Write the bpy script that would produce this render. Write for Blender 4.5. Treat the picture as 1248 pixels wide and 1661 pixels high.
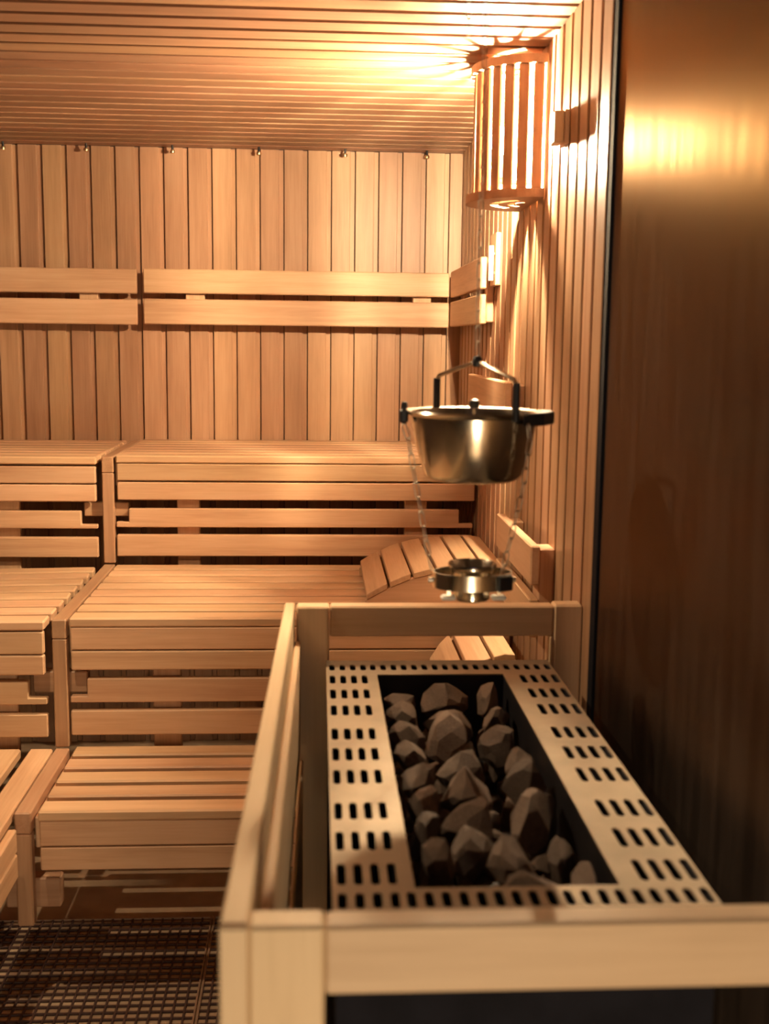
import bpy, bmesh, math, random
from mathutils import Vector, Matrix, noise
random.seed(7)
S = bpy.context.scene
for o in list(bpy.data.objects): bpy.data.objects.remove(o)
C = S.collection

# ------------------------------------------------------------ camera
CAM_H = 1.5
def camera(yaw, pitch, roll, fpx):
    y, p, r = map(math.radians, (yaw, pitch, roll))
    f = Vector((math.sin(y)*math.cos(p), math.cos(y)*math.cos(p), math.sin(p)))
    rt = Vector((math.cos(y), -math.sin(y), 0)); up = rt.cross(f)
    r2 = math.cos(r)*rt + math.sin(r)*up; u2 = -math.sin(r)*rt + math.cos(r)*up
    cd = bpy.data.cameras.new('camera'); co = bpy.data.objects.new('camera', cd); C.objects.link(co)
    m = Matrix((r2, u2, -f)).transposed().to_4x4(); m.translation = (0, 0, CAM_H)
    co.matrix_world = m
    cd.sensor_fit = 'VERTICAL'; cd.sensor_height = 36; cd.lens = fpx/1661*36
    cd.clip_start = .02
    cd.dof.use_dof = True; cd.dof.focus_distance = 3.3; cd.dof.aperture_fstop = 4.2
    S.camera = co
camera(3.4, -8.5, .7, 1868)

# ------------------------------------------------------------ world, light, exposure
w = bpy.data.worlds.new('world'); S.world = w; w.use_nodes = True
w.node_tree.nodes['Background'].inputs[0].default_value = (.32, .26, .60, 1)
w.node_tree.nodes['Background'].inputs[1].default_value = .6
vs = S.view_settings
vs.view_transform = 'Standard'; vs.look = 'None'; vs.gamma = 1; vs.use_curve_mapping = False
vs.exposure = 0.0
BULB = 23500
def area(name, loc, rot, sx, sy, power, col):
    l = bpy.data.lights.new(name, 'AREA'); l.shape = 'RECTANGLE'; l.size = sx; l.size_y = sy
    l.energy = power; l.color = col
    o = bpy.data.objects.new(name, l); C.objects.link(o); o.location = loc; o.rotation_euler = rot
    return o
# added low fill light behind the camera, brightens the front rail
area('low_fill_light', (.18, -.66, .33), (math.radians(90), 0, 0), .4, .52, 23, (1, .77, .47))
# recessed ceiling downlight over the aisle, left of the frame
sp = bpy.data.lights.new('ceiling_downlight', 'SPOT'); sp.energy = 54; sp.color = (1, .73, .44)
sp.spot_size = math.radians(128); sp.spot_blend = .7; sp.shadow_soft_size = .012
spo = bpy.data.objects.new('ceiling_downlight', sp); C.objects.link(spo); spo.location = (-.75, 2.08, 2.12); spo.rotation_euler = (0, math.radians(-14), 0)

# ------------------------------------------------------------ materials
def new_mat(name):
    m = bpy.data.materials.new(name); m.use_nodes = True
    nt = m.node_tree; b = nt.nodes['Principled BSDF']
    return m, nt, b
def ramp(nt, stops):
    r = nt.nodes.new('ShaderNodeValToRGB'); e = r.color_ramp.elements
    e[0].position, e[0].color = stops[0][0], (*stops[0][1], 1)
    e[1].position, e[1].color = stops[-1][0], (*stops[-1][1], 1)
    for p, c in stops[1:-1]:
        k = e.new(p); k.color = (*c, 1)
    return r
def wood(name, axis, dark=(.47, .27, .15), mid=(.61, .385, .225), light=(.70, .47, .295), rough=.5, figure=.0):
    m, nt, b = new_mat(name); L = nt.links.new
    tc = nt.nodes.new('ShaderNodeTexCoord'); oi = nt.nodes.new('ShaderNodeObjectInfo')
    off = nt.nodes.new('ShaderNodeVectorMath'); off.operation = 'SCALE'; off.inputs[0].default_value = (13.1, 7.7, 19.3)
    L(oi.outputs['Random'], off.inputs['Scale'])
    add = nt.nodes.new('ShaderNodeVectorMath'); add.operation = 'ADD'
    L(tc.outputs['Object'], add.inputs[0]); L(off.outputs[0], add.inputs[1])
    sc = [1, 1, 1]; sc[axis] = .045
    mp = nt.nodes.new('ShaderNodeMapping'); mp.inputs['Scale'].default_value = sc
    L(add.outputs[0], mp.inputs[0])
    n1 = nt.nodes.new('ShaderNodeTexNoise'); n1.inputs['Scale'].default_value = 38; n1.inputs['Detail'].default_value = 5
    n1.inputs['Distortion'].default_value = .6
    L(mp.outputs[0], n1.inputs['Vector'])
    n2 = nt.nodes.new('ShaderNodeTexNoise'); n2.inputs['Scale'].default_value = 220; n2.inputs['Detail'].default_value = 2
    L(mp.outputs[0], n2.inputs['Vector'])
    sc2 = [1, 1, 1]; sc2[axis] = .3
    mp2 = nt.nodes.new('ShaderNodeMapping'); mp2.inputs['Scale'].default_value = sc2; L(add.outputs[0], mp2.inputs[0])
    n3 = nt.nodes.new('ShaderNodeTexNoise'); n3.inputs['Scale'].default_value = 9; n3.inputs['Detail'].default_value = 3
    L(mp2.outputs[0], n3.inputs['Vector'])
    mx = nt.nodes.new('ShaderNodeMath'); mx.operation = 'MULTIPLY_ADD'; mx.inputs[1].default_value = .35
    L(n3.outputs['Fac'], mx.inputs[0])
    m2 = nt.nodes.new('ShaderNodeMath'); m2.operation = 'MULTIPLY_ADD'; m2.inputs[1].default_value = .45
    L(n1.outputs['Fac'], m2.inputs[0])
    m3 = nt.nodes.new('ShaderNodeMath'); m3.operation = 'MULTIPLY'; m3.inputs[1].default_value = .2
    L(n2.outputs['Fac'], m3.inputs[0]); L(m3.outputs[0], m2.inputs[2]); L(m2.outputs[0], mx.inputs[2])
    r = ramp(nt, [(.30, dark), (.50, mid), (.70, light)])
    L(mx.outputs[0], r.inputs[0])
    # each board a little lighter, darker or redder than its neighbour
    hs = nt.nodes.new('ShaderNodeHueSaturation')
    mr = nt.nodes.new('ShaderNodeMapRange'); mr.inputs['To Min'].default_value = .87; mr.inputs['To Max'].default_value = 1.09
    L(oi.outputs['Random'], mr.inputs[0]); L(mr.outputs[0], hs.inputs['Value'])
    w2 = nt.nodes.new('ShaderNodeMath'); w2.operation = 'PINGPONG'; w2.inputs[1].default_value = .11
    L(oi.outputs['Random'], w2.inputs[0])
    mr2 = nt.nodes.new('ShaderNodeMapRange'); mr2.inputs['From Max'].default_value = .11
    mr2.inputs['To Min'].default_value = .493; mr2.inputs['To Max'].default_value = .505
    L(w2.outputs[0], mr2.inputs[0]); L(mr2.outputs[0], hs.inputs['Hue'])
    L(r.outputs[0], hs.inputs['Color'])
    L(hs.outputs[0], b.inputs['Base Color'])
    b.inputs['Roughness'].default_value = rough
    b.inputs['Specular IOR Level'].default_value = .4
    bp = nt.nodes.new('ShaderNodeBump'); bp.inputs['Strength'].default_value = .12; bp.inputs['Distance'].default_value = .002
    L(mx.outputs[0], bp.inputs['Height']); L(bp.outputs[0], b.inputs['Normal'])
    return m
WOOD = [wood('alder_wood_'+a, i) for i, a in enumerate('xyz')]
PANEL = [wood('clad_wood_'+a, i, (.31, .17, .095), (.43, .25, .145), (.52, .325, .20), rough=.42) for i, a in enumerate('xyz')]
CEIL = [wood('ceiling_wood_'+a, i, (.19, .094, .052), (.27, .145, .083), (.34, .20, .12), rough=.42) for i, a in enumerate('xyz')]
RAIL = [wood('rail_wood_'+a, i, (.58, .40, .235), (.69, .50, .31), (.77, .58, .38), rough=.55) for i, a in enumerate('xyz')]
def plain(name, col, rough=.5, metal=0., spec=.5, bump=0., scale=60, var=0.):
    m, nt, b = new_mat(name); L = nt.links.new
    b.inputs['Base Color'].default_value = (*col, 1); b.inputs['Roughness'].default_value = rough
    b.inputs['Metallic'].default_value = metal; b.inputs['Specular IOR Level'].default_value = spec
    if bump or var:
        tc = nt.nodes.new('ShaderNodeTexCoord'); n = nt.nodes.new('ShaderNodeTexNoise')
        n.inputs['Scale'].default_value = scale; n.inputs['Detail'].default_value = 5
        L(tc.outputs['Object'], n.inputs['Vector'])
        if bump:
            bp = nt.nodes.new('ShaderNodeBump'); bp.inputs['Strength'].default_value = bump; bp.inputs['Distance'].default_value = .004
            L(n.outputs['Fac'], bp.inputs['Height']); L(bp.outputs[0], b.inputs['Normal'])
        if var:
            r = ramp(nt, [(.3, tuple(c*(1-var) for c in col)), (.7, tuple(c*(1+var) for c in col))])
            L(n.outputs['Fac'], r.inputs[0]); L(r.outputs[0], b.inputs['Base Color'])
    return m
M_BACK = plain('dark_backing', (.06, .035, .025), .8, var=.2)
M_STEEL = plain('brushed_steel', (.68, .61, .50), .19, 1., var=.06, scale=40)
M_PLATE = plain('perforated_steel', (.25, .20, .145), .60, .7, bump=.05, scale=14, var=.14)
M_DARKSTEEL = plain('dark_casing_steel', (.016, .015, .019), .5, .3, var=.2, scale=20)
M_CASING = plain('matt_heater_casing', (.010, .010, .015), .9, 0., .15, var=.2, scale=20)
M_BLACK = plain('black_plastic', (.012, .012, .014), .4, var=.2)
M_CHAIN = plain('chain_steel', (.62, .55, .46), .35, 1., var=.1)
M_FLOOR = plain('floor_tile', (.42, .30, .20), .6, var=.15, scale=12, bump=.05)
M_MAT = plain('mat_plastic', (.075, .04, .035), .55, var=.2)
M_RIM = plain('mat_rim_plastic', (.30, .19, .13), .55, var=.15)
M_TUBE = plain('milky_glass', (.93, .90, .82), .25, var=.03)
M_BRASS = plain('brass_pin', (.75, .58, .36), .35, 1., var=.1)
def stone_mat():
    m, nt, b = new_mat('sauna_stone'); L = nt.links.new
    tc = nt.nodes.new('ShaderNodeTexCoord'); oi = nt.nodes.new('ShaderNodeObjectInfo')
    n = nt.nodes.new('ShaderNodeTexNoise'); n.inputs['Scale'].default_value = 30; n.inputs['Detail'].default_value = 8
    L(tc.outputs['Object'], n.inputs['Vector'])
    r = ramp(nt, [(.3, (.07, .048, .038)), (.55, (.16, .108, .078)), (.75, (.26, .18, .13))])
    L(n.outputs['Fac'], r.inputs[0])
    hs = nt.nodes.new('ShaderNodeHueSaturation'); mr = nt.nodes.new('ShaderNodeMapRange')
    mr.inputs['To Min'].default_value = .55; mr.inputs['To Max'].default_value = 1.25
    L(oi.outputs['Random'], mr.inputs[0]); L(mr.outputs[0], hs.inputs['Value']); L(r.outputs[0], hs.inputs['Color'])
    L(hs.outputs[0], b.inputs['Base Color']); b.inputs['Roughness'].default_value = .85
    n2 = nt.nodes.new('ShaderNodeTexNoise'); n2.inputs['Scale'].default_value = 90; n2.inputs['Detail'].default_value = 6
    L(tc.outputs['Object'], n2.inputs['Vector'])
    bp = nt.nodes.new('ShaderNodeBump'); bp.inputs['Strength'].default_value = .5; bp.inputs['Distance'].default_value = .004
    L(n2.outputs['Fac'], bp.inputs['Height']); L(bp.outputs[0], b.inputs['Normal'])
    return m
M_STONE = stone_mat()
M_FRONTDARK = plain('bounce_cut_front', (.035, .03, .03), .12, var=.1)  # dark finish put on the unseen front wall to cut bounced light
def shield_mat():
    # brown-black enamelled steel sheet with faint vertical wipe marks
    m, nt, b = new_mat('bronze_sheet'); L = nt.links.new
    tc = nt.nodes.new('ShaderNodeTexCoord'); mp = nt.nodes.new('ShaderNodeMapping')
    mp.inputs['Scale'].default_value = (1, 14, 1.6); L(tc.outputs['Object'], mp.inputs[0])
    n = nt.nodes.new('ShaderNodeTexNoise'); n.inputs['Scale'].default_value = 2.2; n.inputs['Detail'].default_value = 5
    L(mp.outputs[0], n.inputs['Vector'])
    r = ramp(nt, [(.3, (.145, .105, .085)), (.7, (.195, .142, .115))]); L(n.outputs['Fac'], r.inputs[0])
    L(r.outputs[0], b.inputs['Base Color'])
    mr = nt.nodes.new('ShaderNodeMapRange'); mr.inputs['From Min'].default_value = .3; mr.inputs['From Max'].default_value = .7
    mr.inputs['To Min'].default_value = .43; mr.inputs['To Max'].default_value = .55
    L(n.outputs['Fac'], mr.inputs[0]); L(mr.outputs[0], b.inputs['Roughness'])
    b.inputs['Metallic'].default_value = 1.
    b.inputs['Specular Tint'].default_value = (.60, .46, .33, 1)
    b.inputs['Anisotropic'].default_value = .55
    tv = nt.nodes.new('ShaderNodeCombineXYZ'); tv.inputs[1].default_value = 1
    L(tv.outputs[0], b.inputs['Tangent'])
    return m
M_SHIELD = shield_mat()
def bulb_mat():
    m, nt, b = new_mat('lit_bulb')
    b.inputs['Base Color'].default_value = (1, .9, .75, 1)
    b.inputs['Emission Color'].default_value = (1, .745, .45, 1)
    b.inputs['Emission Strength'].default_value = BULB
    return m
M_BULB = bulb_mat()

# ------------------------------------------------------------ helpers
def tag(o, label=None, cat=None, group=None, kind=None):
    if label: o['label'] = label
    if cat: o['category'] = cat
    if group: o['group'] = group
    if kind: o['kind'] = kind
    return o
def empty(name, loc=(0, 0, 0), label=None, cat=None, group=None, kind=None):
    o = bpy.data.objects.new(name, None); C.objects.link(o); o.location = loc; o.empty_display_size = .05
    return tag(o, label, cat, group, kind)
def wloc(o):
    v = o.location.copy(); p = o.parent
    while p: v = v + p.location; p = p.parent
    return v
def link(name, mesh, loc, parent=None, rot=None):
    o = bpy.data.objects.new(name, mesh); C.objects.link(o)
    if parent is not None:
        o.parent = parent; o.location = Vector(loc) - wloc(parent)
    else: o.location = loc
    if rot: o.rotation_euler = rot
    return o
def pick(mat, dims):
    if isinstance(mat, list): return mat[max(range(3), key=lambda i: dims[i])]
    return mat
_cache = {}
def box_mesh(dx, dy, dz, mat, bev):
    mat = pick(mat, (dx, dy, dz))
    k = (round(dx, 4), round(dy, 4), round(dz, 4), mat.name, bev)
    if k in _cache: return _cache[k]
    bm = bmesh.new(); bmesh.ops.create_cube(bm, size=1)
    for v in bm.verts: v.co = Vector((v.co.x*dx, v.co.y*dy, v.co.z*dz))
    if bev: bmesh.ops.bevel(bm, geom=list(bm.edges), offset=min(bev, .45*min(dx, dy, dz)), segments=1, affect='EDGES')
    me = bpy.data.meshes.new('box'); bm.to_mesh(me); bm.free(); me.materials.append(mat)
    _cache[k] = me
    return me
def box(name, x0, x1, y0, y1, z0, z1, mat, parent=None, bev=.003, rot=None):
    me = box_mesh(abs(x1-x0), abs(y1-y0), abs(z1-z0), mat, bev)
    return link(name, me, ((x0+x1)/2, (y0+y1)/2, (z0+z1)/2), parent, rot)
def finish(name, bm, mat, parent=None, smooth=False, loc=None):
    bmesh.ops.recalc_face_normals(bm, faces=list(bm.faces))
    if loc is None:
        n = len(bm.verts); loc = sum((v.co for v in bm.verts), Vector())/n
    loc = Vector(loc)
    for v in bm.verts: v.co -= loc
    me = bpy.data.meshes.new(name); bm.to_mesh(me); bm.free()
    me.materials.append(mat)
    if smooth:
        for p in me.polygons: p.use_smooth = True
        try: me.set_sharp_from_angle(angle=math.radians(40))
        except Exception: pass
    return link(name, me, loc, parent)
def prism(name, pts, axis, a0, a1, mat, parent=None, bev=.0025):
    """pts: outline in the two other axes, extruded along axis from a0 to a1"""
    bm = bmesh.new()
    def P(u, v, a):
        return {0: (a, u, v), 1: (u, a, v), 2: (u, v, a)}[axis]
    f = bm.faces.new([bm.verts.new(P(u, v, a0)) for u, v in pts])
    r = bmesh.ops.extrude_face_region(bm, geom=[f])
    d = Vector(P(0, 0, a1-a0))
    for v in r['geom']:
        if isinstance(v, bmesh.types.BMVert): v.co += d
    bmesh.ops.recalc_face_normals(bm, faces=list(bm.faces))
    if bev: bmesh.ops.bevel(bm, geom=[e for e in bm.edges if e.calc_face_angle(0) > .6], offset=bev, segments=1, affect='EDGES')
    return finish(name, bm, mat, parent)
def lathe(name, prof, mat, parent, loc, seg=48):
    bm = bmesh.new(); rings = []
    for r, z in prof:
        if r < 1e-5: rings.append([bm.verts.new((0, 0, z))])
        else: rings.append([bm.verts.new((r*math.cos(2*math.pi*i/seg), r*math.sin(2*math.pi*i/seg), z)) for i in range(seg)])
    for a, b in zip(rings, rings[1:]):
        for i in range(seg):
            j = (i+1) % seg
            if len(a) == 1: bm.faces.new((a[0], b[i], b[j]))
            elif len(b) == 1: bm.faces.new((a[i], a[j], b[0]))
            else: bm.faces.new((a[i], a[j], b[j], b[i]))
    bmesh.ops.recalc_face_normals(bm, faces=list(bm.faces))
    me = bpy.data.meshes.new(name); bm.to_mesh(me); bm.free(); me.materials.append(mat)
    for p in me.polygons: p.use_smooth = True
    try: me.set_sharp_from_angle(angle=math.radians(42))
    except Exception: pass
    return link(name, me, loc, parent)
def tube(name, pts, r, mat, parent, seg=8, r2=None):
    bm = bmesh.new(); pts = [Vector(p) for p in pts]; rings = []
    for i, p in enumerate(pts):
        d = (pts[min(i+1, len(pts)-1)]-pts[max(i-1, 0)]).normalized()
        a = d.cross(Vector((0, 1, .01))) if abs(d.y) < .9 else d.cross(Vector((1, 0, .01)))
        a.normalize(); b = d.cross(a)
        rr = r if r2 is None else r+(r2-r)*i/(len(pts)-1)
        rings.append([bm.verts.new(p+rr*(math.cos(2*math.pi*k/seg)*a+math.sin(2*math.pi*k/seg)*b)) for k in range(seg)])
    for a, b in zip(rings, rings[1:]):
        for k in range(seg): bm.faces.new((a[k], a[(k+1) % seg], b[(k+1) % seg], b[k]))
    bm.faces.new(rings[0]); bm.faces.new(list(reversed(rings[-1])))
    return finish(name, bm, mat, parent, True)

# ------------------------------------------------------------ the room
D = 4.2; XW = .51; ZC = 2.155; XLW = -2.9; YF = -.70; PIT = .0838
tag(box('floor', XLW-.1, .75, YF, D+.1, -.10, 0, M_FLOOR, bev=0), kind='structure')
# sauna cladding: flat face, then a recessed lip, then a thin open joint before the next board
def clad_profile(w=PIT, lip=.0155, joint=.003, depth=.0100, t=.018, c=.0018):
    f = w-lip-joint
    return [(0, c), (c, 0), (f-c, 0), (f, c), (f, depth), (f+lip, depth), (f+lip, t), (0, t)]
CLAD = clad_profile()
def clad(name, axis, u0, v0, a0, a1, vsign, mesh, parent):
    """one cladding board; u runs along the wall, v into it, axis is the grain"""
    um, am = u0+PIT/2, (a0+a1)/2
    if mesh is None:
        bm = bmesh.new()
        def P(u, v, a): return {'back': (u-PIT/2, v, a-am), 'right': (v, u-PIT/2, a-am), 'ceil': (a-am, u-PIT/2, v)}[axis]
        f = bm.faces.new([bm.verts.new(P(u, v, a0)) for u, v in CLAD])
        r = bmesh.ops.extrude_face_region(bm, geom=[f])
        d = Vector(P(PIT/2, 0, am+a1-a0))
        for q in r['geom']:
            if isinstance(q, bmesh.types.BMVert): q.co += d
        bmesh.ops.recalc_face_normals(bm, faces=list(bm.faces))
        mesh = bpy.data.meshes.new(name); bm.to_mesh(mesh); bm.free()
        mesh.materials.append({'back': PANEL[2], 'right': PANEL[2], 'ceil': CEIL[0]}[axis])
    loc = {'back': (um, v0, am), 'right': (v0, um, am), 'ceil': (am, um, v0)}[axis]
    return link(name, mesh, loc, parent).data
wb = tag(box('wall_back', XLW-.1, .75, D+.0125, D+.1, 0, ZC+.1, M_BACK, bev=0), kind='structure')
x = -1.0405 - 15*PIT; me = None
while x < XW-.01:
    me = clad('wall_board', 'back', x, D-.006, 0, ZC-.001, 1, me, wb); x += PIT
wr = tag(box('wall_right', XW+.0185, XW+.1, 2.2, D+.01, 0, ZC+.1, M_BACK, bev=0), kind='structure')
y = 2.078; me = None
while y < D-.04:
    me = clad('wall_board', 'right', y, XW, 0, ZC-.001, 1, me, wr); y += PIT
ce = tag(box('ceiling', XLW, .75, YF, D+.01, ZC+.0185, ZC+.1, M_BACK, bev=0), kind='structure')
y = 2.4525 - 14*PIT; me = None
while y < D-.04:
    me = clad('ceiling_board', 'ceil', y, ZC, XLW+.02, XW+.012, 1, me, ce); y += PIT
wl = tag(box('wall_left', XLW-.1, XLW, YF, D, 0, ZC+.1, M_BACK, bev=0), kind='structure')  # unseen wall, given the dark material to reduce bounced fill
wf = tag(prism('wall_front', [(XLW, 0), (-.04, 0), (-.04, 2.05), (.42, 2.05), (.42, 0), (.75, 0), (.75, ZC+.1), (XLW, ZC+.1)], 1, YF-.1, YF, M_FRONTDARK, bev=0), kind='structure')  # unseen wall, dark against bounce, with an opening for the added fill light
tag(box('trim_1', .5115, .60, 2.044, 2.0765, 0, ZC-.001, M_CASING, bev=.001), kind='structure')
sh = empty('heat_shield_panel', (.53, 1.0, 0), 'tall dark bronze metal sheet covering the wall beside the heater', 'wall panel')
box('sheet', .517, .539, .15, 2.043, .005, ZC-.002, M_SHIELD, sh, bev=.002)
tag(box('wall_shield', .60, .68, YF, 2.2, 0, ZC+.1, M_BACK, bev=0), kind='structure').name = 'wall_front_right'

# ------------------------------------------------------------ benches
BX0, BX1 = -.625, .503; LX0, LX1 = -1.75, -.683
def bench(label, xa, xb, yfront, ztop, n, pitch, gap, fans=None, apron=((.026, .078), (.086, .137)), slat_t=.024):
    r = empty('sauna_bench', ((xa+xb)/2, yfront+n*pitch/2, 0), label, 'bench', 'sauna benches')
    for i in range(n):
        y0 = yfront + i*pitch
        o = box('seat_slat', xa, xb, y0, y0+pitch-gap, ztop-slat_t, ztop, WOOD, r, bev=.004)
        if fans:     # slats lie a little askew, swung about their right-hand end
            a = math.radians(fans[i]); o.rotation_euler = (0, 0, a)
            px, py = xb, y0+(pitch-gap)/2; h = (xb-xa)/2
            o.location = Vector((px-h*math.cos(a), py-h*math.sin(a), ztop-slat_t/2)) - wloc(r)
    for a, b in apron:
        box('apron_board', xa+.003, xb-.003, yfront+.001, yfront+.022, ztop-b, ztop-a, WOOD, r, bev=.003)
    for bx in ((-.631 if xa > -1 else xa, xa+.045), (xb-.14, xb-.10), ((xa+xb)/2+.08, (xa+xb)/2+.12)):
        box('support_beam', bx[0], bx[1], yfront+.03, yfront+n*pitch-gap, ztop-slat_t-.075, ztop-slat_t-.001, WOOD, r)
    return r
bench('long upper bench right of the divider, under the back wall backrest', BX0, BX1, 3.598, 1.136, 7, .0855, .010, apron=((.026, .079), (.084, .140)))
bench('upper bench left of the divider, cut by the picture edge', LX0, LX1, 3.590, 1.131, 7, .0855, .010, apron=((.030, .083), (.087, .140)))
bench('long middle bench right of the divider with the curved headrest on it', BX0, BX1, 2.874, .796, 8, .0905, .024, apron=((.025, .083), (.086, .136)))
bench('middle bench left of the divider with slightly skewed slats', LX0, LX1, 2.858, .792, 8, .0905, .024, fans=(1, 2, 3.2, 4, 4.6, 5, 5.4, 5.8), apron=((.028, .086), (.089, .140)))
bench('lowest bench right of the divider, behind the heater rail', BX0+.008, BX1, 2.467, .456, 5, .0885, .026, apron=((.023, .083), (.085, .140)))

def notch(x0, x1, z0, z1, lx, lz, right=None):
    p = [(x0, z0)]
    p += [(x1, z0)]
    if right: p += [(x1, right[1]), (right[0], right[1]), (right[0], z1)]
    else: p += [(x1, z1)]
    p += [(lx, z1), (lx, lz), (x0, lz)]
    return p
def riser(label, xa, xb, y, zs, lx=None, lz=None, mirror=False, right=None, battens=()):
    r = empty('bench_riser', ((xa+xb)/2, y, zs[-1][0]), label, 'bench riser', 'slatted risers under the benches')
    for i, (z0, z1) in enumerate(zs):
        if i == 0 and lx is not None:
            if mirror: pts = [(xa, z0), (xb, z0), (xb, lz), (lx, lz), (lx, z1), (xa, z1)]
            else: pts = notch(xa, xb, z0, z1, lx, lz, right)
            prism('riser_slat', pts, 1, y, y+.022, WOOD[0], r)
        else:
            box('riser_slat', xa, xb, y, y+.022, z0, z1, WOOD, r, bev=.003)
    for bx in battens:
        box('batten', bx-.036, bx+.036, y+.0225, y+.045, zs[-1][0]-.05, zs[0][1]+.03, WOOD, r)
    return r
riser('slatted riser between the upper and middle bench, right of the divider', BX0-.002, .497, 3.604, ((.909, .968), (.816, .885)), -.588, .926, right=(.452, .923), battens=(-.405, .315))
riser('slatted riser between the upper and middle bench, left of the divider', LX0, -.684, 3.598, ((.905, .960), (.813, .877)), -.735, .918, mirror=True, battens=(-.965,))
riser('slatted riser between the middle and lowest bench, right of the divider', BX0-.002, .497, 2.880, ((.573, .636), (.486, .552)), -.584, .590, battens=(-.385, .30))
riser('slatted riser between the middle and lowest bench, left of the divider', LX0, -.684, 2.872, ((.571, .632), (.484, .545)), -.731, .588, mirror=True, battens=(-.80,))

# stepped divider
dv = empty('bench_divider', (-.65, 3.3, 0), 'stepped wooden divider climbing between the left and right benches', 'divider')
DX0, DX1 = -.668, -.632
for (z, yf, yb, zb, bz0, bz1, bx0, bx1) in ((1.131, 3.598, 4.19, .795, .940, .985, -.731, -.592), (.792, 2.874, 3.60, .456, .592, .648, -.726, -.588), (.454, 2.465, 2.876, .185, .215, .285, -.70, -.578)):
    box('divider_top_rail', DX0, DX1, yf, yb, z-.05, z, PANEL, dv, bev=.003)
    box('divider_post', DX0, DX1, yf+.0005, yf+.030, zb, z-.0505, PANEL, dv, bev=.003)
    box('cross_beam', bx0, bx1, yf+.0305, yf+.070, bz0, bz1, PANEL, dv, bev=.003)

# side bench on the left with slats running towards the camera
sb = empty('side_bench', (-.95, 2.1, 0), 'low side bench at left edge with planks running towards the camera', 'bench', 'sauna benches')
for i in range(6):
    xx = -.672 - i*.081
    box('seat_slat', xx-.058, xx, 1.3, 2.868, .430, .456, WOOD, sb, bev=.004)
for z0, z1 in ((.375, .428), (.315, .371)):
    box('apron_board', -.676, -.656, 1.3, 2.44, z0, z1, WOOD, sb)
box('support_beam', -1.13, -.68, 1.5, 1.56, .35, .4295, WOOD, sb)
box('support_beam', -1.13, -.68, 2.2, 2.26, .35, .4295, WOOD, sb)

# ------------------------------------------------------------ backrests
def back_wall_rest(label, xa, xb, z, battens):
    r = empty('backrest', ((xa+xb)/2, 4.13, z[1][0]), label, 'backrest', 'slatted backrests')
    for z0, z1 in z: box('backrest_board', xa, xb, 4.118, 4.142, z0, z1, WOOD, r, bev=.003)
    for bx in battens: box('batten', bx-.033, bx+.033, 4.1425, 4.193, z[1][0]+.02, z[0][1]-.015, WOOD, r)
    return r
Z1 = ((1.652, 1.735), (1.545, 1.632))
back_wall_rest('long two-board backrest on the back wall above the right upper bench', -.606, .465, Z1, (-.43, .37))
back_wall_rest('two-board backrest on the back wall cut by the left picture edge', -1.7, -.629, ((1.649, 1.733), (1.542, 1.628)), (-.80, -1.4))
def side_rest(label, ya, yb, z, xf, battens):
    r = empty('backrest', (xf, (ya+yb)/2, z[-1][0]), label, 'backrest', 'slatted backrests')
    for z0, z1 in z: box('backrest_board', xf, xf+.020, ya, yb, z0, z1, WOOD, r, bev=.003)
    for by in battens:
        box('batten', xf+.0205, XW-.0005, by-.03, by+.03, z[-1][0]+.005, z[0][1]-.008, WOOD, r)
    return r
side_rest('short two-board backrest on the right wall at the upper bench', 3.36, 4.112, ((1.650, 1.740), (1.549, 1.634)), .468, (3.39, 3.9))
side_rest('backrest on the right wall behind the hanging bowl', 2.80, 3.478, ((1.318, 1.402), (1.215, 1.300)), .455, (2.85, 3.40))
side_rest('low backrest on the right wall just behind the heater rail', 2.387, 2.86, ((.985, 1.070), (.870, .955)), .455, (2.43, 2.80))

# ------------------------------------------------------------ curved headrests
def headrest(label, xa, xb, ya, yb, z, prof, n):
    r = empty('headrest', ((xa+xb)/2, (ya+yb)/2, z), label, 'headrest', 'curved wooden headrests')
    P = [(xa+(xb-xa)*t, z+h) for t, h in prof]
    def zat(x):
        for (x0, z0), (x1, z1) in zip(P, P[1:]):
            if x0 <= x <= x1: return z0+(z1-z0)*(x-x0)/(x1-x0)
        return P[-1][1]
    N = 14; xs = [xa+(xb-xa)*i/N for i in range(N+1)]
    for yy in (ya+.002, yb-.024):
        prism('side_panel', [(xa, z), (xb, z)]+[(x, max(zat(x)-.016, z+.004)) for x in reversed(xs)], 1, yy, yy+.022, WOOD[0], r, bev=0)
    w = (xb-xa)/n
    for i in range(n):
        x0, x1 = xa+i*w+.004, xa+(i+1)*w-.004; xm = (x0+x1)/2
        pts = [(x0, zat(x0)), (xm, zat(xm)+.001), (x1, zat(x1))]
        low = [(x1, zat(x1)-.0155), (x0, zat(x0)-.0155)]
        prism('headrest_slat', pts+low, 1, ya, yb, WOOD[1], r, bev=.0015)
    return r
headrest('arched slatted headrest on the middle bench beside the right wall', .128, .497, 2.955, 3.42, .7965,
         ((0, .040), (.12, .066), (.3, .096), (.5, .113), (.7, .121), (.85, .122), (1, .116)), 6)
headrest('tall curved headrest on the lowest bench seen through the rail opening', .285, .452, 2.50, 2.84, .457,
         ((0, .235), (.15, .275), (.35, .312), (.6, .336), (.85, .346), (1, .344)), 3)

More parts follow.
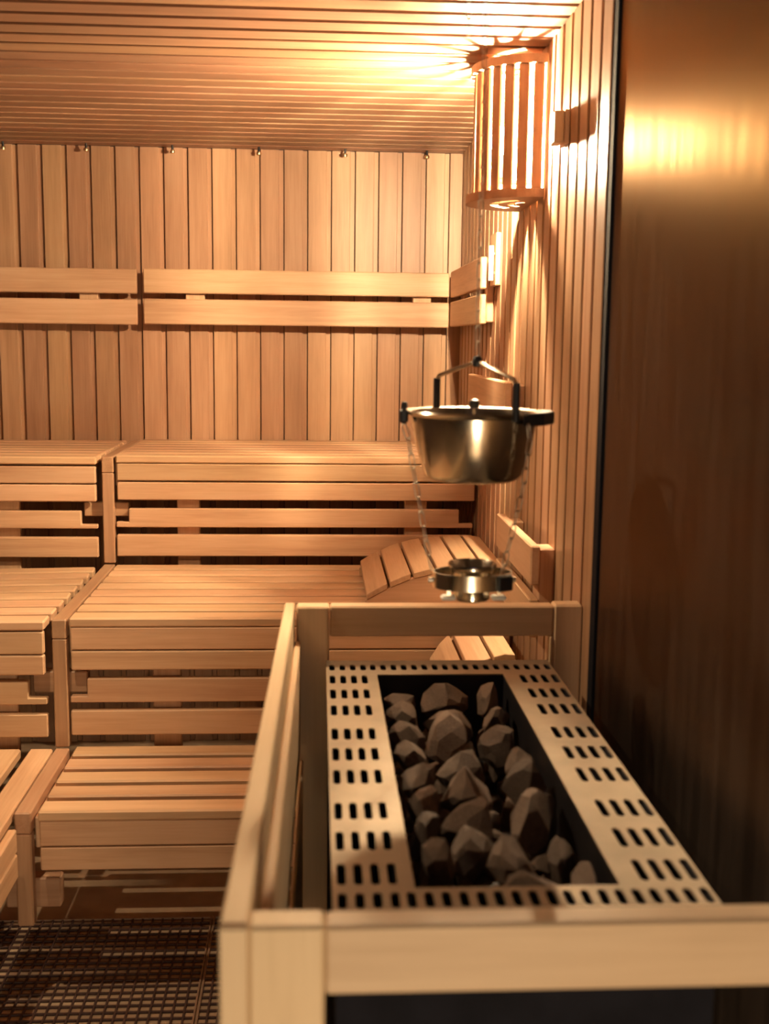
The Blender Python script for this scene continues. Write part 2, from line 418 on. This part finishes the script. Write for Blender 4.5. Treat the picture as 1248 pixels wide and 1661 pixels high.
# ------------------------------------------------------------ heater guard
gl = empty('heater_guard', (-.06, 1.5, 0), 'wooden guard rail framing the stone heater on three sides', 'guard rail')
prism('top_board', [(-.083, .936), (-.058, .936), (-.0415, 2.166), (-.061, 2.166)], 2, .80, 1.0, RAIL[1], gl)
prism('inner_board', [(-.0575, .970), (-.045, .970), (-.030, 2.125), (-.0412, 2.125)], 2, .72, .935, RAIL[1], gl)
prism('inner_board', [(-.044, .972), (-.036, .972), (-.0245, 2.124), (-.0295, 2.124)], 2, .40, .70, RAIL[1], gl)
box('end_post', -.083, -.0578, .930, .9355, .02, .999, RAIL, gl, bev=.002)
box('corner_post', -.0575, .008, .930, .962, .02, .9995, RAIL, gl, bev=.003)
box('front_rail', .0085, .516, .931, .961, .934, .9985, RAIL, gl, bev=.003)
box('corner_post', -.038, .0245, 2.127, 2.166, .02, .9995, RAIL, gl, bev=.003)
box('back_rail', .0255, .4535, 2.130, 2.164, .941, 1.0, RAIL, gl, bev=.003)
box('corner_post', .454, .5095, 2.128, 2.166, .02, 1.003, RAIL, gl, bev=.004)
box('catch_block', .447, .4535, 2.128, 2.150, .870, .9405, RAIL, gl, bev=.002)

# ------------------------------------------------------------ heater with perforated top plate
HX0, HX1, HY0, HY1, HZ = .018, .440, 1.142, 2.110, .90
OX0, OX1, OY0, OY1 = .110, .340, 1.196, 2.018
ht = empty('sauna_heater', ((HX0+HX1)/2, (HY0+HY1)/2, 0), 'long electric stone heater with perforated steel top plate', 'heater')
pitch = (HX1-HX0)/22
bm = bmesh.new(); vc = {}
def V(x, y):
    k = (round(x, 5), round(y, 5))
    if k not in vc: vc[k] = bm.verts.new((x, y, HZ))
    return vc[k]
def cell(x0, x1, y0, y1, hole=None):
    if hole is None:
        bm.faces.new([V(x0, y0), V(x1, y0), V(x1, y1), V(x0, y1)]); return
    a0, a1, b0, b1 = hole; c = .0035
    p = [(a0+c, b0), (a1-c, b0), (a1, b0+c), (a1, b1-c), (a1-c, b1), (a0+c, b1), (a0, b1-c), (a0, b0+c)]
    p = [V(*q) for q in p]; c0, c1, c2, c3 = V(x0, y0), V(x1, y0), V(x1, y1), V(x0, y1)
    for f in ([c0, c1, p[1], p[0]], [c1, p[2], p[1]], [c1, c2, p[3], p[2]], [c2, p[4], p[3]], [c2, c3, p[5], p[4]], [c3, p[6], p[5]], [c3, c0, p[7], p[6]], [c0, p[0], p[7]]):
        bm.faces.new(f)
xs = [HX0+i*pitch for i in range(23)]
rows = [(1.205, 1.258), (1.293, 1.346), (1.382, 1.436), (1.500, 1.552), (1.588, 1.640), (1.676, 1.727), (1.790, 1.842), (1.878, 1.929), (1.964, 2.012)]
cuts = [HY0, OY0]
for (a0, a1), (b0, b1) in zip(rows, rows[1:]): cuts.append((a1+b0)/2)
cuts += [OY1, HY1]
sl = .0052
for j in range(len(cuts)-1):
    y0, y1 = cuts[j], cuts[j+1]
    if j == 0: h = (1.151, 1.186)
    elif j == len(cuts)-2: h = (2.046, 2.080)
    else: h = rows[j-1]
    full = j in (0, len(cuts)-2)
    cols = list(range(22)) if full else [0, 1, 2, 3, 18, 19, 20, 21]
    for i in cols:
        m = (xs[i]+xs[i+1])/2
        if i < 4: m += .0012
        cell(xs[i], xs[i+1], y0, y1, (m-sl, m+sl, h[0], h[1]))
    if not full:
        cell(xs[4], OX0, y0, y1); cell(OX1, xs[18], y0, y1)
bmesh.ops.triangulate(bm, faces=[f for f in bm.faces if len(f.verts) > 4])
# close the two strips of the end bands next to the opening by splitting their cells: stitch thin fillers
r = bmesh.ops.extrude_face_region(bm, geom=list(bm.faces))
for v in r['geom']:
    if isinstance(v, bmesh.types.BMVert): v.co.z -= .0025
finish('top_plate', bm, M_PLATE, ht)
def tubewall(name, x0, x1, y0, y1, z0, z1, t, mat, parent):
    bm = bmesh.new()
    def ring(x0, x1, y0, y1, z): return [bm.verts.new(p) for p in ((x0, y0, z), (x1, y0, z), (x1, y1, z), (x0, y1, z))]
    a, b = ring(x0, x1, y0, y1, z0), ring(x0, x1, y0, y1, z1); c, d = ring(x0+t, x1-t, y0+t, y1-t, z1), ring(x0+t, x1-t, y0+t, y1-t, z0)
    for p, q in ((a, b), (b, c), (c, d), (d, a)):
        for i in range(4): bm.faces.new((p[i], p[(i+1) % 4], q[(i+1) % 4], q[i]))
    return finish(name, bm, mat, parent)
tubewall('casing', HX0+.004, HX1-.004, HY0+.004, HY1-.004, .12, HZ-.003, .003, M_CASING, ht)
basin = tubewall('stone_basin', OX0-.003, OX1+.003, OY0-.003, OY1+.003, .55, HZ-.003, .002, M_DARKSTEEL, ht)
box('basin_floor', OX0, OX1, OY0, OY1, .735, .74, M_DARKSTEEL, basin, bev=0)
for lx in (HX0+.03, HX1-.06):
    for ly in (HY0+.05, HY1-.08): box('leg', lx, lx+.03, ly, ly+.03, 0, .12, M_DARKSTEEL, ht)

# stones
def stone_mesh(seed, rough):
    rnd = random.Random(seed); bm = bmesh.new()
    bmesh.ops.create_icosphere(bm, subdivisions=2, radius=1)
    planes = []
    for _ in range(13):
        d = Vector((rnd.uniform(-1, 1), rnd.uniform(-1, 1), rnd.uniform(-1, 1))).normalized()
        planes.append((d, rnd.uniform(.45, .82)))
    for v in bm.verts:
        c = v.co.copy()
        for d, h in planes:
            t = c.dot(d)
            if t > h: c -= d*(t-h)
        c *= 1+rough*noise.noise(c*2.3+Vector((seed*3.7, seed, 0)))
        v.co = c
    me = bpy.data.meshes.new('stone'); bm.to_mesh(me); bm.free(); me.materials.append(M_STONE)
    return me
SM = [stone_mesh(i, .22) for i in range(12)]
SG = 'stones in the heater'
rs = random.Random(5)
k = 0
def stone(x, y, z, sx, sy, sz, label):
    global k
    sx, sy = min(sx, x-OX0-.007, OX1-x-.007), min(sy, y-OY0-.007, OY1-y-.007)
    o = link('sauna_stone', SM[k % 12], (x, y, z), None, (rs.uniform(-.5, .5), rs.uniform(-.5, .5), rs.uniform(-.6, .6) + math.pi*rs.randint(0, 1)))
    o.scale = (sx, sy, sz); k += 1
    return tag(o, label, 'stone', SG)
# lower layer fills the basin
for i in range(4):
    for j in range(11):
        stone(OX0+.032+i*.055+rs.uniform(-.004, .004), OY0+.045+j*.073+rs.uniform(-.008, .008), .788+rs.uniform(-.006, .006), .028, .037, .030, 'dark stone deep in the pile, half hidden between the upper stones')
# upper stones, large ones as seen, in rows from the back
ROWS = [[(.152, 1.968, .045, .034, .030), (.228, 1.960, .046, .034, .036), (.296, 1.962, .036, .038, .034)],
        [(.152, 1.880, .044, .044, .036), (.226, 1.868, .042, .050, .040), (.297, 1.875, .042, .044, .034)],
        [(.146, 1.785, .036, .046, .032), (.212, 1.765, .042, .052, .042), (.288, 1.778, .048, .052, .040)],
        [(.150, 1.690, .040, .046, .034), (.224, 1.668, .044, .044, .038), (.299, 1.680, .040, .046, .036)],
        [(.149, 1.595, .039, .048, .038), (.216, 1.572, .038, .048, .038), (.290, 1.585, .048, .050, .042)],
        [(.146, 1.500, .035, .048, .038), (.205, 1.472, .040, .050, .040), (.284, 1.462, .054, .070, .054)],
        [(.143, 1.412, .030, .038, .036), (.196, 1.378, .034, .044, .034), (.300, 1.358, .040, .046, .034)],
        [(.150, 1.312, .036, .044, .038), (.238, 1.322, .036, .036, .038)],
        [(.185, 1.234, .040, .030, .034), (.256, 1.240, .036, .034, .036), (.308, 1.262, .026, .036, .032)]]
ORD = ('first', 'second', 'third', 'fourth', 'fifth', 'sixth', 'seventh', 'eighth', 'front')
SPECIAL = {(5, 2): 'largest dark rounded stone at the right of the heater pile', (1, 1): 'pale pointed stone in the middle near the back of the heater pile',
           (7, 0): 'long pale stone by the front left corner of the heater pile', (8, 2): 'small stone in the front right corner of the heater pile'}
for i, row in enumerate(ROWS):
    for j, (x, y, sx, sy, sz) in enumerate(row):
        side = ('left', 'middle', 'right')[j]
        lab = SPECIAL.get((i, j)) or 'rough grey stone, %s one in the %s row of the heater pile%s' % (side, ORD[i], '' if i == 8 else ' from the back')
        stone(x+(.010 if j == 2 else 0), y, .858+rs.uniform(-.008, .010), sx*1.12, sy*1.12, sz*1.05, lab)

# ------------------------------------------------------------ hanging bowl, chains, cup
YB = 1.80
LINKL, LINKW, LINKR = .0265, .0040, .0011
def link_mesh():
    bm = bmesh.new(); pts = []
    h = LINKL/2-LINKW
    for i in range(5): a = math.pi*i/4; pts.append((LINKW*math.cos(a), h+LINKW*math.sin(a)))
    for i in range(5): a = math.pi+math.pi*i/4; pts.append((LINKW*math.cos(a), -h+LINKW*math.sin(a)))
    n = len(pts); rings = []
    for i, (u, v) in enumerate(pts):
        t = Vector((pts[(i+1) % n][0]-pts[i-1][0], 0, pts[(i+1) % n][1]-pts[i-1][1])).normalized()
        nn = Vector((t.z, 0, -t.x)); b = Vector((0, 1, 0))
        rings.append([bm.verts.new(Vector((u, 0, v))+LINKR*(math.cos(math.pi*k/2)*nn+math.sin(math.pi*k/2)*b)) for k in range(4)])
    for i in range(n):
        a, b = rings[i], rings[(i+1) % n]
        for k in range(4): bm.faces.new((a[k], a[(k+1) % 4], b[(k+1) % 4], b[k]))
    bmesh.ops.recalc_face_normals(bm, faces=list(bm.faces))
    me = bpy.data.meshes.new('link'); bm.to_mesh(me); bm.free(); me.materials.append(M_CHAIN)
    for p in me.polygons: p.use_smooth = True
    return me
LM = link_mesh()
def chain(label, pts, phase=0., group=None):
    pts = [Vector(p) for p in pts]
    r = empty('chain', pts[-1], label, 'chain', group)
    step = LINKL-2.4*LINKR; seg = 0; d = step/2; i = 0
    lens = [(b-a).length for a, b in zip(pts, pts[1:])]; total = sum(lens)
    while d < total:
        s = d; seg = 0
        while s > lens[seg]: s -= lens[seg]; seg += 1
        dirv = (pts[seg+1]-pts[seg]).normalized(); p = pts[seg]+dirv*s
        q = Vector((0, 0, -1)).rotation_difference(dirv)
        o = link('chain_link', LM, p, r); o.rotation_mode = 'QUATERNION'
        from mathutils import Quaternion
        o.rotation_quaternion = q @ Quaternion((0, 0, 1), phase+(math.pi/2 if i % 2 else 0))
        d += step; i += 1
    return r
BCX, BCY, BZ = .246, YB, 1.283           # bowl centre, bottom
bo = empty('hanging_bowl', (BCX, BCY, BZ), 'round polished steel bowl hanging over the heater', 'bowl')
prof = [(0, 0), (.066, 0), (.074, .004), (.079, .012), (.091, .055), (.0975, .090), (.099, .100), (.1065, .104), (.108, .107), (.1065, .1095), (.098, .108), (.096, .102), (.0945, .090), (.088, .055), (.076, .014), (.071, .006), (0, .004)]
shell = lathe('bowl_shell', prof, M_STEEL, bo, (BCX, BCY, BZ), 64)
# black lugs on the rim
box('rim_lug', BCX-.118, BCX-.104, BCY-.010, BCY+.010, BZ+.088, BZ+.112, M_BLACK, shell, bev=.004)
lathe('lug_rivet', [(0, 0), (.005, 0), (.0055, .004), (.004, .010), (0, .011)], M_BLACK, bo, (BCX-.110, BCY, BZ+.1115), 12)
prism('rim_handle', [(BCX+.062, BCY-.088), (BCX+.100, BCY-.060), (BCX+.124, BCY-.018), (BCX+.124, BCY+.018), (BCX+.100, BCY+.02), (BCX+.108, BCY-.01), (BCX+.092, BCY-.052), (BCX+.064, BCY-.084)], 2, BZ+.090, BZ+.110, M_BLACK, shell, bev=.002)
# bail: two black sleeves and two bare rods meeting at a black knob
ba = math.radians(62)
ax, ay = math.cos(ba)*.106, -math.sin(ba)*.106
AP = Vector((BCX+.003, BCY, BZ+.186))
for s in (1, -1):
    p0 = Vector((BCX+s*ax, BCY+s*ay, BZ+.098)); p1 = p0+Vector((0, 0, .058))
    rod = tube('bail_rod', [p1+Vector((0, 0, -.004)), p1+(AP-p1)*.06+Vector((0, 0, .003)), AP-(AP-p1)*.10], .0036, M_STEEL, bo, 10)
    tube('bail_sleeve', [p0, p1], .0058, M_BLACK, rod, 12)
lathe('bail_knob', [(0, -.009), (.0065, -.009), (.0078, -.006), (.0078, .004), (.005, .008), (0, .008)], M_BLACK, bo, AP, 16)
stem = tube('valve_stem', [(BCX, BCY, BZ+.004), (BCX, BCY, BZ+.112)], .003, M_STEEL, bo)
lathe('valve_knob', [(0, .0), (.007, .0), (.0085, .005), (.007, .012), (0, .015)], M_BLACK, stem, (BCX, BCY, BZ+.113), 16)
for dx in (.010, .019):
    lathe('rivet', [(0, .003), (.0025, .002), (.003, 0), (.003, -.004), (0, -.004)], M_STEEL, shell, (BCX+dx, BCY+.0985, BZ+.112), 10)
# chains
ch = chain('long steel chain holding the bowl from the ceiling', [(BCX+.003, YB, ZC-.012), (BCX+.003, YB, AP.z+.006)], .5)
lathe('ceiling_hook', [(0, .0), (.010, .0), (.010, -.003), (.004, -.006), (.003, -.014), (0, -.014)], M_CHAIN, ch, (BCX+.003, YB, ZC), 12)
ch2 = chain('loose chain end dangling from the ceiling beside the bowl chain', [(BCX-.022, YB, ZC-.012), (BCX-.022, YB, 1.956)], .35)
lathe('ceiling_hook', [(0, .0), (.010, .0), (.010, -.003), (.004, -.006), (.003, -.014), (0, -.014)], M_CHAIN, ch2, (BCX-.022, YB, ZC), 12)
RZ = 1.123; RCX = .249                      # cup ring
chain('thin chain from the left rim of the bowl down to the cup ring', [(BCX-.111, YB-.005, BZ+.087), (BCX-.103, YB-.005, 1.345), (BCX-.090, YB, 1.275), (RCX-.066, YB+.004, RZ+.016)], .4)
chain('thin chain in front of the bowl down to the right of the cup ring', [(BCX+.070, YB-.088, BZ+.094), (BCX+.074, YB-.085, 1.35), (BCX+.070, YB-.06, 1.275), (RCX+.045, YB-.020, RZ+.014)], .9)
hr = empty('cup_ring', (RCX, YB, RZ-.012), 'wide steel ring hanging on chains under the bowl', 'cup holder')
lathe('ring_band', [(.0615, -.0125), (.0635, -.0125), (.0635, .0125), (.0615, .0125), (.0615, -.0125)], M_STEEL, hr, (RCX, YB, RZ), 48).scale = (1, .74, 1)
for s in (-1, 1):
    tube('side_screw', [(RCX+s*.063, YB, RZ-.002), (RCX+s*.0705, YB, RZ-.002)], .0045, M_STEEL, hr, 10)
    box('clip_tab', RCX+s*.040-.012, RCX+s*.040+.012, YB-.03, YB-.010, RZ-.030, RZ-.0225, M_TUBE, hr, bev=.003)
    box('clip_post', RCX+s*.040-.003, RCX+s*.040+.003, YB-.026, YB-.022, RZ-.0224, RZ-.011, M_STEEL, hr, bev=0)
box('dark_reflection_strip', RCX+.034, RCX+.0625, YB-.038, YB-.0325, RZ-.0135, RZ+.011, M_BLACK, hr, bev=.002, rot=(0, 0, .50))  # black strip standing in for the band's dark reflection and squared end
cu = empty('fragrance_cup', (RCX, YB, RZ-.034), 'small steel cup sitting in the hanging ring', 'cup')
lathe('cup_shell', [(0, 0), (.026, 0), (.029, .003), (.029, .034), (.037, .048), (.0395, .058), (.0385, .060), (.036, .056), (.027, .036), (.027, .004), (0, .003)], M_STEEL, cu, (RCX, YB, RZ-.034), 40)

# ------------------------------------------------------------ wall lamp with its slatted shade
LY, LR, LZ0, LZ1 = 2.802, .148, 1.842, 2.134
lp = empty('wall_lamp', (XW, LY, LZ0), 'lit half-round lamp with a wooden slatted shade high on the right wall', 'lamp')
def half_plate(name, z0, z1, rad):
    bm = bmesh.new(); cache = {}
    R = [0, .042, .058, .080, .099, .126, rad]; NA = 24
    def P(r, i):
        k = (r, i if r else 0)
        if k not in cache:
            a = math.pi/2 + math.pi*i/NA
            cache[k] = bm.verts.new((XW-.001+r*math.cos(a), LY+r*math.sin(a), z0))
        return cache[k]
    for q in range(len(R)-1):
        for i in range(NA):
            if q in (1, 3) and (4 <= i <= 10 or 13 <= i <= 19): continue
            a = [P(R[q], i), P(R[q+1], i), P(R[q+1], i+1)]
            if R[q]: a.append(P(R[q], i+1))
            bm.faces.new(a)
    r = bmesh.ops.extrude_face_region(bm, geom=list(bm.faces))
    for v in r['geom']:
        if isinstance(v, bmesh.types.BMVert): v.co.z += z1-z0
    return finish(name, bm, PANEL[1], lp)
shade = half_plate('shade_plate', LZ0-.019, LZ0, LR+.009); half_plate('shade_plate', LZ1-.019, LZ1, LR+.002)
NS = 13
for i in range(NS):
    a = math.pi/2+math.pi*(i+.5)/NS
    rr = LR-.009
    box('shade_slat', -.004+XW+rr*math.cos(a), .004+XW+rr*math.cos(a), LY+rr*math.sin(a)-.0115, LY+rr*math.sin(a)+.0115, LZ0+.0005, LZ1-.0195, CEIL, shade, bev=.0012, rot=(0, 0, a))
BX, BY, BZC = .428, 2.802, 1.968
brk = box('socket_bracket', BX, XW-.001, BY-.012, BY+.012, BZC-.098, BZC-.087, M_TUBE, lp, bev=.002)
lathe('socket', [(0, -.05), (.013, -.05), (.015, -.048), (.015, 0), (0, 0)], M_TUBE, brk, (BX, BY, BZC-.036), 16)
lathe('bulb', [(0, -.034), (.014, -.030), (.021, -.016), (.022, 0), (.019, .016), (.013, .030), (0, .034)], M_BULB, lp, (BX, BY, BZC), 16)

wbk = empty('wall_block', (XW, 2.44, 1.90), 'small wooden block fixed to the wall right of the lamp', 'block')
box('block_body', .479, XW-.0105, 2.405, 2.455, 1.902, 1.965, WOOD, wbk, bev=.002)
box('mounting_plate', XW-.010, XW-.0005, 2.40, 2.46, 1.900, 1.967, WOOD, wbk, bev=.001)
st = empty('sand_timer', (XW, 3.28, 1.65), 'white sand timer on a wooden board, on the right wall under the lamp', 'timer')
tb = box('timer_board', XW-.015, XW-.0005, 3.25, 3.35, 1.655, 1.80, WOOD, st, bev=.002)
tube('timer_tube', [(.485, 3.27, 1.668), (.485, 3.27, 1.674), (.485, 3.27, 1.758), (.485, 3.27, 1.764)], .0072, M_TUBE, st, 12)
for z in (1.690, 1.742): box('timer_clip', .4925, XW-.0155, 3.264, 3.276, z-.003, z+.003, M_BRASS, tb, bev=0)

# brass pins along the ceiling edge
for i, px in enumerate((-1.077, -.796, -.502, -.205, .094, .38)):
    names = ('at the far left', 'second from the left', 'third from the left', 'fourth from the left', 'second from the right', 'at the far right')
    p = empty('ceiling_pin', (px, 4.15, ZC), 'tiny brass pin under the ceiling edge at the back wall, '+names[i], 'pin', 'pins along the back ceiling edge')
    lathe('pin_shaft', [(0, 0), (.004, 0), (.004, -.016), (0, -.016)], M_BLACK, p, (px, 4.15, ZC), 10)
    lathe('pin_head', [(0, -.0165), (.008, -.0165), (.009, -.020), (.008, -.026), (0, -.028)], M_BRASS, p, (px, 4.15, ZC), 12)

# ------------------------------------------------------------ floor mats
def mat(label, xa, xb, ya, yb):
    r = empty('grid_floor_mat', ((xa+xb)/2, (ya+yb)/2, 0), label, 'floor mat', 'plastic grid mats on the floor')
    bm = bmesh.new(); h0, h1 = .001, .0065
    def bx(x0, x1, y0, y1, z1=h1):
        v = [bm.verts.new((x, y, z)) for z in (h0, z1) for (x, y) in ((x0, y0), (x1, y0), (x1, y1), (x0, y1))]
        for f in ((3, 2, 1, 0), (4, 5, 6, 7), (0, 1, 5, 4), (1, 2, 6, 5), (2, 3, 7, 6), (3, 0, 4, 7)): bm.faces.new([v[i] for i in f])
    nx = round((xb-xa)/.0252); ny = round((yb-ya)/.0262)
    for i in range(1, nx): xx = xa+(xb-xa)*i/nx; bx(xx-.0022, xx+.0022, ya+.004, yb-.004)
    for j in range(1, ny): yy = ya+(yb-ya)*j/ny; bx(xa+.004, xb-.004, yy-.0025, yy+.0025, h1-.001)
    tag(finish('mat_grid', bm, M_MAT, r), kind='stuff')
    for a in ((xa, xa+.004, ya, yb), (xb-.004, xb, ya, yb), (xa+.004, xb-.004, ya, ya+.004), (xa+.004, xb-.004, yb-.004, yb)):
        box('mat_rim', a[0], a[1], a[2], a[3], .0005, .0075, M_RIM, r, bev=0)
mat('brown plastic grid mat filling the floor at the lower left', -1.06, -.268, 1.62, 2.836)
mat('narrow visible strip of brown grid mat beside the heater rail', -.264, -.10, 1.62, 2.836)
